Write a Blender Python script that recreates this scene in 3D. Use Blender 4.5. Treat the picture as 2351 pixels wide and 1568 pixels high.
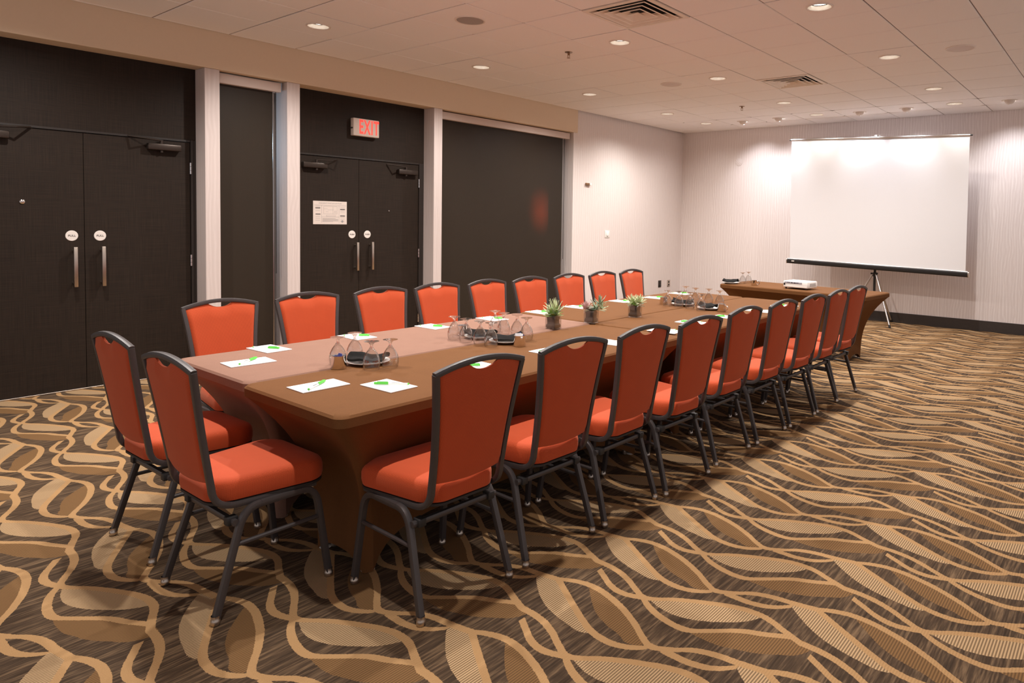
import bpy, bmesh, math, random
from mathutils import Matrix, Vector
random.seed(7)
R = math.radians
for o in list(bpy.data.objects): bpy.data.objects.remove(o)
scn = bpy.context.scene
col = scn.collection
PI = math.pi

# ------------------------------------------------------------------ camera, world, exposure
cam = bpy.data.cameras.new('camera'); camo = bpy.data.objects.new('camera', cam); col.objects.link(camo)
cam.sensor_width = 36.0; cam.sensor_fit = 'HORIZONTAL'; cam.lens = 24.005
cam.shift_x = -0.09437; cam.shift_y = -0.08798; cam.clip_start = .02; cam.clip_end = 100
rt, up, fw = (0.793846, 0.607818, 0.019127), (-0.042914, 0.024618, 0.998775), (-0.606603, 0.793695, -0.045627)
camo.matrix_world = Matrix(((rt[0], up[0], -fw[0], 3.41702), (rt[1], up[1], -fw[1], -4.67174),
                            (rt[2], up[2], -fw[2], 1.45), (0, 0, 0, 1)))
scn.camera = camo
world = bpy.data.worlds.new('world'); scn.world = world; world.use_nodes = True
world.node_tree.nodes['Background'].inputs[0].default_value = (1.0, 0.94, 0.96, 1)
world.node_tree.nodes['Background'].inputs[1].default_value = 0.36
vs = scn.view_settings
vs.view_transform = 'Standard'; vs.look = 'None'; vs.gamma = 1; vs.use_curve_mapping = False; vs.exposure = 0.5
DOWN_W, WASH_W = 112.0, 42.0            # lamp powers
DOWN_C, WASH_C = (1.0, 0.96, 0.915), (0.93, 0.94, 1.0)

# ------------------------------------------------------------------ dimensions
H = 3.047; T = 0.6096; XD = -3.30; XB = -3.09; YB = 6.045; XMAX = 5.2; YMIN = -6.7
TZ = 0.730

# ------------------------------------------------------------------ node helpers
def srgb(r, g, b):
    f = lambda c: (c/12.92 if c <= .04045 else ((c+.055)/1.055)**2.4)
    return (f(r/255), f(g/255), f(b/255), 1)

class NT:
    def __init__(s, name):
        s.m = bpy.data.materials.new(name); s.m.use_nodes = True
        s.t = s.m.node_tree; s.b = s.t.nodes['Principled BSDF']; s.out = s.t.nodes['Material Output']
    def n(s, typ, **kw):
        x = s.t.nodes.new(typ)
        for k, v in kw.items(): setattr(x, k, v)
        return x
    def l(s, a, b): s.t.links.new(a, b)
    def put(s, v, sock):
        if hasattr(v, 'is_linked') or hasattr(v, 'node'): s.l(v, sock)
        else: sock.default_value = v
    def math(s, op, a, b=None, c=None, clamp=False):
        x = s.n('ShaderNodeMath', operation=op, use_clamp=clamp)
        s.put(a, x.inputs[0])
        if b is not None: s.put(b, x.inputs[1])
        if c is not None: s.put(c, x.inputs[2])
        return x.outputs[0]
    def mix(s, f, a, b):
        x = s.n('ShaderNodeMix', data_type='RGBA')
        s.put(f, x.inputs['Factor']); s.put(a, x.inputs[6]); s.put(b, x.inputs[7])
        return x.outputs[2]
    def pos(s, kind='Object'):
        x = s.n('ShaderNodeTexCoord'); y = s.n('ShaderNodeSeparateXYZ'); s.l(x.outputs[kind], y.inputs[0])
        return y.outputs[0], y.outputs[1], y.outputs[2]
    def vec(s, x, y, z):
        c = s.n('ShaderNodeCombineXYZ'); s.put(x, c.inputs[0]); s.put(y, c.inputs[1]); s.put(z, c.inputs[2]); return c.outputs[0]
    def noise(s, v, scale=5, detail=2, rough=.5):
        x = s.n('ShaderNodeTexNoise'); s.l(v, x.inputs['Vector']); x.inputs['Scale'].default_value = scale
        x.inputs['Detail'].default_value = detail; x.inputs['Roughness'].default_value = rough
        return x.outputs['Fac']
    def ramp(s, f, stops):
        x = s.n('ShaderNodeValToRGB'); s.l(f, x.inputs[0]); e = x.color_ramp.elements
        while len(e) < len(stops): e.new(.5)
        for q, (p, c) in zip(e, stops): q.position = p; q.color = c
        return x.outputs[0]
    def bump(s, h, strength=.2, dist=.002):
        x = s.n('ShaderNodeBump'); x.inputs['Strength'].default_value = strength; x.inputs['Distance'].default_value = dist
        s.l(h, x.inputs['Height']); s.l(x.outputs[0], s.b.inputs['Normal'])
    def fin(s, color=None, rough=.5, metal=0, spec=.5):
        if color is not None: s.put(color, s.b.inputs['Base Color'])
        s.put(rough, s.b.inputs['Roughness']); s.b.inputs['Metallic'].default_value = metal
        s.b.inputs['Specular IOR Level'].default_value = spec
        return s.m

def plain(name, c, rough=.5, metal=0, spec=.5, var=.06, scale=40):
    k = NT(name); t = k.n('ShaderNodeTexCoord'); f = k.noise(t.outputs['Object'], scale, 3)
    lo = tuple(x*(1-var) for x in c[:3])+(1,); hi = tuple(min(1, x*(1+var)) for x in c[:3])+(1,)
    return k.fin(k.mix(f, lo, hi), rough, metal, spec)

def emis(name, c, strength):
    k = NT(name); k.fin((c[0], c[1], c[2], 1), .5); k.b.inputs['Emission Color'].default_value = (c[0], c[1], c[2], 1)
    k.b.inputs['Emission Strength'].default_value = strength
    return k.m

def fabric(name, c, dark, period=.0042):
    k = NT(name); x, y, z = k.pos()
    def dots(p, q):
        a = k.math('SINE', k.math('MULTIPLY', k.math('ADD', p, q), 2*PI/period))
        b = k.math('SINE', k.math('MULTIPLY', k.math('SUBTRACT', p, q), 2*PI/period))
        return k.math('MULTIPLY_ADD', k.math('MULTIPLY', a, b), .5, .5)
    nx, ny, nz = [k.math('ABSOLUTE', q) for q in k.pos('Normal')]
    tz = k.math('GREATER_THAN', nz, k.math('MAXIMUM', nx, ny)); tx = k.math('GREATER_THAN', nx, ny)
    def sel(f, p, q): return k.math('ADD', k.math('MULTIPLY', f, p), k.math('MULTIPLY', k.math('SUBTRACT', 1.0, f), q))
    w = sel(tz, dots(x, y), sel(tx, dots(y, z), dots(x, z)))
    n = k.noise(k.vec(x, y, z), 14, 3)
    cc = k.mix(w, dark, c); cc = k.mix(k.math('MULTIPLY', n, .22), cc, dark)
    k.bump(w, .25, .001)
    k.b.inputs['Sheen Weight'].default_value = .25; k.b.inputs['Sheen Tint'].default_value = (1, .55, .4, 1)
    return k.fin(cc, .75, 0, .25)

def cloth(name, c, hi):
    k = NT(name); x, y, z = k.pos()
    n = k.noise(k.vec(x, y, z), 9, 4); f = k.noise(k.vec(x, y, z), 380, 2)
    cc = k.mix(k.math('MULTIPLY_ADD', f, .7, k.math('MULTIPLY', n, .3)), c, hi)
    k.bump(f, .25, .001)
    return k.fin(cc, .8, 0, .12)

def glass(name, tint=(.97, .97, .97, 1), rough=.0, body=.07):
    k = NT(name); t = k.t
    tr = k.n('ShaderNodeBsdfTransparent'); tr.inputs[0].default_value = tint
    gl = k.n('ShaderNodeBsdfGlossy'); gl.inputs['Roughness'].default_value = rough
    fr = k.n('ShaderNodeLayerWeight'); fr.inputs[0].default_value = .5
    mx = k.n('ShaderNodeMixShader'); f = k.math('MULTIPLY_ADD', k.math('POWER', fr.outputs[1], 2.4), .85, body, clamp=True)
    k.l(f, mx.inputs[0]); k.l(tr.outputs[0], mx.inputs[1]); k.l(gl.outputs[0], mx.inputs[2])
    k.l(mx.outputs[0], k.out.inputs[0])
    return k.m

def wallpaper(name, base, line):
    k = NT(name); x, y, z = k.pos(); s = k.math('ADD', x, y)
    d = k.noise(k.vec(k.math('MULTIPLY', s, 5), k.math('MULTIPLY', z, 1.6), 0), 1, 3)
    s2 = k.math('ADD', s, k.math('MULTIPLY', d, .11))
    w = k.math('SINE', k.math('MULTIPLY', s2, 2*PI/.034))
    w2 = k.math('SINE', k.math('MULTIPLY', k.math('ADD', s, k.math('MULTIPLY', d, -.06)), 2*PI/.051))
    m = k.math('POWER', k.math('MULTIPLY_ADD', k.math('MULTIPLY_ADD', w2, .5, w), .333, .5, clamp=True), 1.5)
    f = k.noise(k.vec(k.math('MULTIPLY', s, 160), k.math('MULTIPLY', z, 12), 0), 1, 2)
    cc = k.mix(k.math('MULTIPLY_ADD', m, .75, k.math('MULTIPLY', f, .3)), line, base)
    k.bump(m, .12, .001)
    return k.fin(cc, .62, 0, .3)

# ------------------------------------------------------------------ carpet (procedural leaf-and-vine weave)
def carpet():
    k = NT('carpet'); X, Y, Z = k.pos(); PX, PY = .896, .4555; V0, VR = -2.8, .8
    def curve(pts, x0, span):
        u = k.math('DIVIDE', k.math('MULTIPLY', k.math('FRACT', k.math('DIVIDE', k.math('SUBTRACT', X, x0), PX)), PX), span)
        fc = k.n('ShaderNodeFloatCurve'); cv = fc.mapping.curves[0]
        P = [((a-x0)/span, (b-V0)/VR) for a, b in pts]
        cv.points[0].location = P[0]; cv.points[1].location = P[-1]
        for q in P[1:-1]: cv.points.new(*q)
        fc.mapping.use_clip = False; fc.mapping.update()
        k.l(u, fc.inputs['Value'])
        return k.math('MULTIPLY_ADD', fc.outputs[0], VR, V0), k.math('LESS_THAN', u, 1.0)
    jit = k.math('MULTIPLY', k.math('SUBTRACT', k.noise(k.vec(X, Y, 0), 130, 1), .5), .007)
    Yj = k.math('ADD', Y, jit)
    def rel(g): return k.math('MULTIPLY', k.math('FRACT', k.math('DIVIDE', k.math('SUBTRACT', Yj, g), PY)), PY)
    def line(pts, w=.0155):
        x0, x1 = pts[0][0], pts[-1][0]
        g, ok = curve(pts, x0, x1-x0); r = rel(g)
        d = k.math('MINIMUM', r, k.math('SUBTRACT', PY, r))
        return k.math('MULTIPLY', k.math('LESS_THAN', d, w), ok)
    def fill(lo, hi):
        x0 = max(lo[0][0], hi[0][0]); x1 = min(lo[-1][0], hi[-1][0])
        x0 = lo[0][0]; span = lo[-1][0]-x0
        g, ok = curve(lo, x0, span); h, _ = curve(hi, x0, span)
        return k.math('MULTIPLY', k.math('LESS_THAN', rel(g), k.math('MAXIMUM', k.math('SUBTRACT', h, g), 0.0)), ok)
    L1 = [(1.642,-2.186),(1.71,-2.152),(1.78,-2.140),(1.909,-2.167),(2.046,-2.233),(2.134,-2.294),(2.172,-2.312),(2.233,-2.287),(2.301,-2.238),(2.377,-2.212),(2.441,-2.204),(2.538,-2.186)]
    M1 = [(1.672,-2.425),(1.774,-2.433),(1.854,-2.462),(1.934,-2.509),(1.985,-2.532),(2.013,-2.522),(2.082,-2.472),(2.198,-2.408),(2.309,-2.363),(2.359,-2.356),(2.419,-2.362),(2.494,-2.394),(2.568,-2.425)]
    lines = [L1, M1,
        [(2.216,-2.304),(2.261,-2.306),(2.334,-2.302),(2.406,-2.273),(2.457,-2.221)],
        [(1.642,-2.186),(1.735,-2.244),(1.819,-2.295),(1.899,-2.342),(1.96,-2.372),(2.024,-2.384),(2.087,-2.377),(2.158,-2.336),(2.172,-2.319)],
        [(1.985,-2.536),(2.028,-2.568),(2.082,-2.593),(2.143,-2.609),(2.194,-2.613),(2.231,-2.605),(2.285,-2.565),(2.376,-2.492),(2.451,-2.456),(2.507,-2.424),(2.535,-2.409)],
        [(1.722,-2.476),(1.771,-2.507),(1.836,-2.546),(1.898,-2.56),(1.951,-2.549),(1.985,-2.536)]]
    A = fill([(1.542,-2.209),(1.611,-2.277),(1.709,-2.346),(1.794,-2.379),(1.865,-2.394),(1.927,-2.402),(1.96,-2.392)],
             [(1.542,-2.204),(1.642,-2.186),(1.735,-2.244),(1.819,-2.295),(1.899,-2.342),(1.96,-2.38)])
    B = fill([(2.02,-2.535),(2.111,-2.559),(2.181,-2.55),(2.257,-2.515),(2.308,-2.478),(2.338,-2.454),(2.376,-2.409),(2.399,-2.362)],
             [(2.02,-2.52),(2.082,-2.472),(2.198,-2.408),(2.309,-2.363),(2.359,-2.356),(2.399,-2.356)])
    Cc = fill([(1.779,-2.158),(1.843,-2.222),(1.906,-2.274),(1.981,-2.31),(2.046,-2.327),(2.102,-2.349),(2.148,-2.328)],
              [(1.779,-2.136),(1.909,-2.167),(2.046,-2.233),(2.134,-2.294),(2.148,-2.305)])
    D = fill([(2.231,-2.615),(2.293,-2.62),(2.359,-2.616),(2.411,-2.598),(2.465,-2.578),(2.53,-2.537),(2.595,-2.48),(2.615,-2.42)],
             [(2.231,-2.609),(2.285,-2.565),(2.376,-2.49),(2.451,-2.456),(2.507,-2.424),(2.535,-2.41),(2.615,-2.412)])
    lm = None
    for q in lines:
        m = line(q); lm = m if lm is None else k.math('MAXIMUM', lm, m)
    ab = k.math('MAXIMUM', A, B); cd = k.math('MAXIMUM', Cc, D)
    st = k.noise(k.vec(k.math('MULTIPLY', X, 95), k.math('MULTIPLY', Y, 6), 0), 1, 3, .6)
    st2 = k.noise(k.vec(k.math('MULTIPLY', X, 22), k.math('MULTIPLY', Y, 3), 3), 1, 2, .5)
    fine = k.noise(k.vec(X, Y, 0), 420, 2, .6)
    base = k.ramp(k.math('MULTIPLY_ADD', st, .7, k.math('MULTIPLY', st2, .3)), [(.36, srgb(58, 45, 34)), (.5, srgb(78, 61, 46)), (.64, srgb(120, 96, 72))])
    hat = k.math('SINE', k.math('MULTIPLY', k.math('ADD', X, k.math('MULTIPLY', fine, .002)), 2*PI/.0095))
    hh = k.math('MULTIPLY_ADD', hat, .42, .55, clamp=True)
    tan = k.mix(fine, srgb(149, 113, 74), srgb(190, 151, 106))
    cA = k.mix(hh, srgb(94, 72, 51), srgb(196, 163, 123))
    cC = k.mix(k.math('MULTIPLY', hh, .8), srgb(90, 66, 42), srgb(142, 106, 68))
    c = k.mix(cd, base, cC); c = k.mix(ab, c, cA); c = k.mix(lm, c, tan)
    k.bump(k.math('MULTIPLY_ADD', fine, .6, k.math('MULTIPLY', hat, .3)), .5, .003)
    return k.fin(c, .92, 0, .15)

M = {}
M['carpet'] = carpet()
M['wallpaper'] = wallpaper('wallpaper', srgb(234, 224, 220), srgb(216, 203, 198))
M['pillar'] = wallpaper('pillar_paper', srgb(212, 198, 193), srgb(201, 186, 180))
M['bulk'] = plain('beige_paint', srgb(222, 199, 172), .7, var=.02)
def tilemat():
    k = NT('acoustic_tile'); x, y, z = k.pos(); f = k.noise(k.vec(x, y, z), 260, 3, .7); n = k.noise(k.vec(x, y, z), 3, 2)
    c = k.mix(f, srgb(236, 230, 228), srgb(252, 248, 246)); k.bump(f, .25, .002)
    return k.fin(c, .9, 0, .1)
M['tile'] = tilemat()
M['grid'] = plain('grid_metal', srgb(118, 98, 86), .5, 0, .4)
M['plenum'] = plain('dark_void', srgb(28, 24, 22), .9)
def doormat():
    k = NT('dark_door_laminate'); x, y, z = k.pos()
    a = k.noise(k.vec(k.math('MULTIPLY', y, 4), k.math('MULTIPLY', z, 240), 0), 1, 2)
    b = k.noise(k.vec(k.math('MULTIPLY', y, 240), k.math('MULTIPLY', z, 4), 0), 1, 2)
    w = k.math('MULTIPLY_ADD', a, .5, k.math('MULTIPLY', b, .5))
    c = k.ramp(w, [(.35, srgb(31, 23, 17)), (.65, srgb(46, 35, 27))]); k.bump(w, .2, .001)
    return k.fin(c, .6, 0, .2)
M['door'] = doormat()
M['doorframe'] = plain('dark_door_frame', srgb(40, 33, 29), .45)
M['steel'] = plain('brushed_steel', srgb(196, 184, 172), .32, 1, var=.03, scale=200)
M['chrome'] = plain('polished_steel', srgb(228, 224, 222), .14, 1, var=.01)
M['bronze'] = plain('dark_bronze', srgb(64, 54, 48), .4, .6)
M['white'] = plain('white_plastic', srgb(238, 234, 228), .4, var=.01)
M['disc'] = plain('white_disc', srgb(226, 216, 208), .45, var=.01)
M['ink'] = plain('dark_ink', srgb(70, 62, 60), .6, var=.01)
M['greyink'] = plain('grey_ink', srgb(150, 144, 142), .6, var=.01)
M['paper'] = plain('paper', srgb(246, 244, 242), .6, var=.01)
M['planpaper'] = plain('plan_paper', srgb(216, 202, 192), .5, var=.01)
M['frame'] = plain('charcoal_frame', srgb(72, 66, 65), .42, .25, .5, var=.1, scale=60)
M['rubber'] = plain('black_rubber', srgb(34, 31, 30), .6)
M['orange'] = fabric('orange_weave', srgb(222, 92, 44), srgb(140, 47, 20), .0056)
M['pan'] = plain('seat_board', srgb(40, 34, 32), .7)
M['cloth'] = cloth('brown_spandex', srgb(88, 56, 30), srgb(120, 79, 45))
M['cloth2'] = cloth('mauve_brown_spandex', srgb(120, 89, 76), srgb(150, 114, 97))
M['glass'] = glass('clear_glass')
def solidglass():
    k = NT('solid_glass'); g_ = k.n('ShaderNodeBsdfGlass'); g_.inputs['IOR'].default_value = 1.45; g_.inputs['Roughness'].default_value = .02
    tr = k.n('ShaderNodeBsdfTransparent'); mx = k.n('ShaderNodeMixShader'); mx.inputs[0].default_value = .45
    k.l(g_.outputs[0], mx.inputs[1]); k.l(tr.outputs[0], mx.inputs[2]); k.l(mx.outputs[0], k.out.inputs[0]); return k.m
M['solidglass'] = solidglass()
M['pane'] = glass('window_glass', (.82, .84, .84, 1), .0, .03)
M['napkin'] = plain('black_linen', srgb(27, 25, 24), .9, 0, .15, var=.2, scale=200)
M['plate'] = plain('white_china', srgb(236, 230, 224), .2, var=.01)
M['soil'] = plain('wrapped_soil', srgb(52, 41, 34), .7, var=.45, scale=60)
M['leafg'] = plain('green_leaf', srgb(122, 148, 74), .5, var=.25, scale=60)
M['leafp'] = plain('pale_leaf', srgb(182, 190, 148), .5, var=.2, scale=60)
M['leafs'] = plain('sage_leaf', srgb(132, 146, 118), .5, var=.2, scale=60)
M['leafr'] = plain('rose_leaf', srgb(186, 150, 146), .5, var=.2, scale=60)
M['green'] = plain('green_cap', srgb(84, 196, 60), .35, var=.02)
M['penw'] = plain('pen_barrel', srgb(232, 232, 226), .35, var=.02)
M['screen'] = plain('screen_fabric', srgb(222, 219, 220), .75, var=.01)
M['black'] = plain('black_metal', srgb(38, 35, 34), .4, .3)
M['alu'] = plain('aluminium', srgb(206, 202, 200), .28, 1, var=.03)
M['base'] = plain('dark_baseboard', srgb(52, 44, 40), .5, var=.2, scale=30)
def lensmat():
    k = NT('lamp_lens'); x, y, z = k.pos(); a = k.math('ARCTAN2', y, x)
    n = k.noise(k.vec(k.math('MULTIPLY', x, 60), k.math('MULTIPLY', y, 60), 0), 1, 2)
    st = k.math('MULTIPLY_ADD', n, 1.6, .25)
    k.fin((.8, .78, .74, 1), .4); k.b.inputs['Emission Color'].default_value = (1, .95, .86, 1)
    k.l(k.math('MULTIPLY', st, 2.8), k.b.inputs['Emission Strength']); return k.m
M['lens'] = lensmat()
M['refl'] = plain('reflector', srgb(236, 226, 214), .25, .6, var=.02)
M['trimw'] = plain('white_trim', srgb(226, 214, 204), .45, var=.02)
M['wlens'] = emis('washer_lens', (1, .96, .95), 14)
M['exitred'] = emis('exit_letters', (.95, .045, .03), 1.0)
M['exitbox'] = plain('exit_housing', srgb(214, 196, 184), .5, var=.01)
M['spk'] = plain('speaker_mesh', srgb(176, 166, 162), .6, .3, var=.15, scale=400)
M['spk2'] = plain('pale_speaker_mesh', srgb(214, 200, 194), .6, 0, var=.1, scale=400)
M['brass'] = plain('brass', srgb(150, 120, 92), .35, .9)
M['corr'] = plain('corridor_paint', srgb(150, 138, 124), .8)
M['cassette'] = plain('shade_cassette', srgb(206, 188, 178), .45, var=.01)
M['sugar'] = plain('sugar_packet', srgb(236, 234, 236), .6, var=.03)
M['bluep'] = plain('blue_packet', srgb(52, 62, 140), .6, var=.03)
M['dust'] = plain('vent_metal', srgb(232, 220, 206), .5, 0, var=.10, scale=8)
def shade_mat():
    k = NT('mesh_shade'); x, y, z = k.pos(); n = k.noise(k.vec(x, y, z), 300, 2)
    k.fin(k.mix(n, srgb(42, 34, 27), srgb(58, 48, 38)), .5, 0, .22)
    tr = k.n('ShaderNodeBsdfTransparent'); mx = k.n('ShaderNodeMixShader'); mx.inputs[0].default_value = .12
    k.l(k.b.outputs[0], mx.inputs[1]); k.l(tr.outputs[0], mx.inputs[2]); k.l(mx.outputs[0], k.out.inputs[0])
    return k.m
M['shade'] = shade_mat()

# ------------------------------------------------------------------ mesh helpers
class MB:
    def __init__(s): s.v = []; s.f = []
    def add(s, vs_, fs):
        o = len(s.v); s.v += [tuple(p) for p in vs_]; s.f += [tuple(i+o for i in f) for f in fs]; return s
    def box(s, a, b, bev=0):
        x0, y0, z0 = a; x1, y1, z1 = b
        if bev <= 0:
            return s.add([(x0,y0,z0),(x1,y0,z0),(x1,y1,z0),(x0,y1,z0),(x0,y0,z1),(x1,y0,z1),(x1,y1,z1),(x0,y1,z1)],
                         [(0,3,2,1),(4,5,6,7),(0,1,5,4),(1,2,6,5),(2,3,7,6),(3,0,4,7)])
        bm = bmesh.new(); bmesh.ops.create_cube(bm, size=1)
        for v in bm.verts: v.co = Vector(((x0+x1)/2+v.co.x*(x1-x0), (y0+y1)/2+v.co.y*(y1-y0), (z0+z1)/2+v.co.z*(z1-z0)))
        bmesh.ops.bevel(bm, geom=bm.edges[:], offset=bev, segments=2, affect='EDGES', profile=.5)
        bm.verts.index_update(); s.add([v.co[:] for v in bm.verts], [[v.index for v in f.verts] for f in bm.faces]); bm.free()
        return s
    def tube(s, path, r=.01, n=8, r2=None, square=0, cap=True, upv=(1, 0, 0)):
        P = [Vector(p) for p in path]; k = len(P); rings = []
        for i, p in enumerate(P):
            d = ((P[min(i+1, k-1)]-p).normalized()+(p-P[max(i-1, 0)]).normalized())
            d = d.normalized() if d.length > 1e-9 else Vector((0, 0, 1))
            u = Vector(upv); u = u-d*u.dot(d)
            if u.length < 1e-4: u = Vector((0, 1, 0)); u = u-d*u.dot(d)
            u.normalize(); w = d.cross(u)
            rr = r if r2 is None else r+(r2-r)*i/(k-1)
            ring = []
            for j in range(n):
                a = 2*PI*(j+.5)/n; ca, sa = math.cos(a), math.sin(a)
                q = 1
                if square: q = 1/max(abs(ca)**square+abs(sa)**square, 1e-9)**(1/square)
                ring.append(p+(u*ca+w*sa)*rr*q)
            rings.append(ring)
        vs_ = [q for ring in rings for q in ring]; fs = []
        for i in range(k-1):
            for j in range(n):
                a = i*n+j; b = i*n+(j+1) % n; fs.append((a, b, b+n, a+n))
        if cap: fs.append(tuple(range(n-1, -1, -1))); fs.append(tuple((k-1)*n+j for j in range(n)))
        return s.add(vs_, fs)
    def lathe(s, prof, n=24, c=(0, 0, 0), cap0=False, cap1=False):
        vs_ = []; fs = []; k = len(prof)
        for r, z in prof:
            for j in range(n):
                a = 2*PI*j/n; vs_.append((c[0]+r*math.cos(a), c[1]+r*math.sin(a), c[2]+z))
        for i in range(k-1):
            for j in range(n):
                a = i*n+j; b = i*n+(j+1) % n; fs.append((a, b, b+n, a+n))
        if cap0: fs.append(tuple(range(n-1, -1, -1)))
        if cap1: fs.append(tuple((k-1)*n+j for j in range(n)))
        return s.add(vs_, fs)
    def rings(s, rs, cap0=True, cap1=True):
        n = len(rs[0]); vs_ = [p for r in rs for p in r]; fs = []
        for i in range(len(rs)-1):
            for j in range(n):
                a = i*n+j; b = i*n+(j+1) % n; fs.append((a, b, b+n, a+n))
        if cap0: fs.append(tuple(range(n-1, -1, -1)))
        if cap1: fs.append(tuple((len(rs)-1)*n+j for j in range(n)))
        return s.add(vs_, fs)
    def mesh(s, name, mat, smooth=True):
        me = bpy.data.meshes.new(name); me.from_pydata(s.v, [], s.f); me.update()
        bm = bmesh.new(); bm.from_mesh(me); bmesh.ops.recalc_face_normals(bm, faces=bm.faces)
        if smooth:
            for f in bm.faces: f.smooth = True
            for e in bm.edges:
                e.smooth = not (len(e.link_faces) == 2 and e.calc_face_angle(0) > R(38))
        bm.to_mesh(me); bm.free(); me.materials.append(mat)
        return me
    def obj(s, name, mat, parent=None, smooth=True, loc=None, rotz=0):
        return link(name, s.mesh(name, mat, smooth), parent, loc, rotz)

def link(name, me, parent=None, loc=None, rotz=0):
    o = bpy.data.objects.new(name, me); col.objects.link(o)
    if parent: o.parent = parent
    if loc: o.location = loc
    if rotz: o.rotation_euler = (0, 0, rotz)
    return o
def tag(o, label=None, cat=None, group=None, kind=None):
    if label: o['label'] = label
    if cat: o['category'] = cat
    if group: o['group'] = group
    if kind: o['kind'] = kind
    return o
def thing(name, label, cat, loc=(0, 0, 0), rotz=0, group=None):
    o = bpy.data.objects.new(name, None); col.objects.link(o); o.empty_display_size = .1
    o.location = loc; o.rotation_euler = (0, 0, rotz)
    return tag(o, label, cat, group)
def struct(name, label, loc=(0, 0, 0)):
    o = bpy.data.objects.new(name, None); col.objects.link(o); o.location = loc
    return tag(o, label, None, None, 'structure')
def dup(root, loc, rotz, label, group=None, parent=None):
    r = root.copy(); col.objects.link(r); r.location = loc; r.rotation_euler = (0, 0, rotz)
    r['label'] = label
    if group: r['group'] = group
    for ch in list(root.children):
        c = ch.copy(); col.objects.link(c); c.parent = r
        for g in list(ch.children):
            d = g.copy(); col.objects.link(d); d.parent = c
    return r
def rrect(x0, x1, y0, y1, r, n=6):
    pts = []
    for cx, cy, a in ((x1-r, y1-r, 0), (x0+r, y1-r, 90), (x0+r, y0+r, 180), (x1-r, y0+r, 270)):
        for i in range(n+1):
            t = R(a+90*i/n); pts.append((cx+r*math.cos(t), cy+r*math.sin(t)))
    return pts
def text(s_, size, mat, name, parent, M4, sx=1.0, ext=.0006, bold=0.0, sp=1.0):
    cu = bpy.data.curves.new('t', 'FONT'); cu.body = s_; cu.size = size; cu.align_x = 'CENTER'; cu.align_y = 'CENTER'; cu.extrude = ext
    cu.resolution_u = 3; cu.offset = bold; cu.space_character = sp
    ob = bpy.data.objects.new('t', cu); col.objects.link(ob)
    dg = bpy.context.evaluated_depsgraph_get(); me = bpy.data.meshes.new_from_object(ob.evaluated_get(dg))
    bpy.data.objects.remove(ob); bpy.data.curves.remove(cu)
    me.transform(M4 @ Matrix.Diagonal((sx, 1, 1, 1))); me.materials.clear(); me.materials.append(mat)
    return link(name, me, parent)
def onX(x, y, z):      # text plane facing +X, reading direction +Y
    return Matrix(((0, 0, 1, x), (1, 0, 0, y), (0, 1, 0, z), (0, 0, 0, 1)))

# ------------------------------------------------------------------ the room
tag(MB().box((-6.2, YMIN, -.08), (XMAX, YB+.1, 0)).obj('floor', M['carpet'], smooth=False), 'brown carpet woven with tan vines and leaves', kind='structure')
tag(MB().box((-3.6, YB, 0), (XMAX, YB+.12, H+.1)).obj('wall_back', M['wallpaper'], smooth=False), 'pale wall papered in fine wavy vertical lines behind the screen', kind='structure')
tag(MB().box((-3.6, 2.986, 0), (-3.12, YB, H+.1)).obj('wall_left', M['wallpaper'], smooth=False), 'papered wall section right of the wide shaded window', kind='structure')
tag(MB().box((-3.119, YB-.013, 0), (XMAX, YB-.0005, .15), .003).obj('baseboard_back', M['base'], smooth=False), 'dark baseboard along the back wall', kind='structure')
tag(MB().box((-3.1195, 2.99, 0), (-3.107, YB-.014, .15), .003).obj('baseboard_left', M['base'], smooth=False), 'dark baseboard along the left papered wall', kind='structure')
tag(MB().box((-3.6, YMIN, 2.722), (XB, 3.045, H+.1), .004).obj('trim_1', M['bulk'], smooth=False), 'beige painted bulkhead above the doors and windows', kind='structure')
for i, (a, b) in enumerate(((-2.033, -1.908), (-1.294, -1.166), (.456, .576))):
    tag(MB().box((-3.42, a, 0), (-3.10, b, 2.7215), .003).obj('trim_%d' % (i+2), M['pillar'], smooth=False), 'papered pillar between door and window bays', kind='structure')
# return face at the right of window 2 is the end of wall_left; corridor shell outside
for nm, a, b in (('wall_corridor', (-6.2, YMIN, 0), (-6.1, YB, H)), ('wall_corridor_end', (-6.1, YB-.1, 0), (-3.62, YB, H))):
    tag(MB().box(a, b).obj(nm, M['corr'], smooth=False), 'dim corridor wall beyond the shaded windows', kind='structure')
tag(MB().box((-6.2, YMIN, H), (-3.6, YB, H+.1)).obj('ceiling_corridor', M['corr'], smooth=False), 'corridor ceiling beyond the shaded windows', kind='structure')

# ceiling: plenum slab, T-bar grid, tiles
ceil = tag(MB().box((XB-.5, YMIN, H+.03), (XMAX, YB+.1, H+.1)).obj('ceiling', M['plenum'], smooth=False), 'suspended ceiling of square acoustic tiles', kind='structure')
g = MB(); PMAX = 8; QMIN = -11
for p in range(-5, PMAX+1): g.box((p*T-.012, QMIN*T, H+.006), (p*T+.012, YB, H+.03))
for q in range(QMIN, 10): g.box((XB, q*T-.012, H+.0062), (PMAX*T, q*T+.012, H+.03))
g.obj('ceiling_grid', M['grid'], ceil, False)
DOWN = [(p+.5, q+.5) for p in (-4, -1, 2) for q in (-6, -3, 0, 3, 6)]+[(p+.5, 8.42) for p in (-4, -1, 2)]
WASH = [(-2.5, 8.55), (-1.5, 8.5), (.47, 8.56), (1.5, 8.55), (3.5, 8.58), (5.5, 8.55)]
SPK = [(-1.5, -1.5), (-1.5, 3.5), (3.5, 3.5)]
VENT = [(0, -1), (0, 4)]
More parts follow.
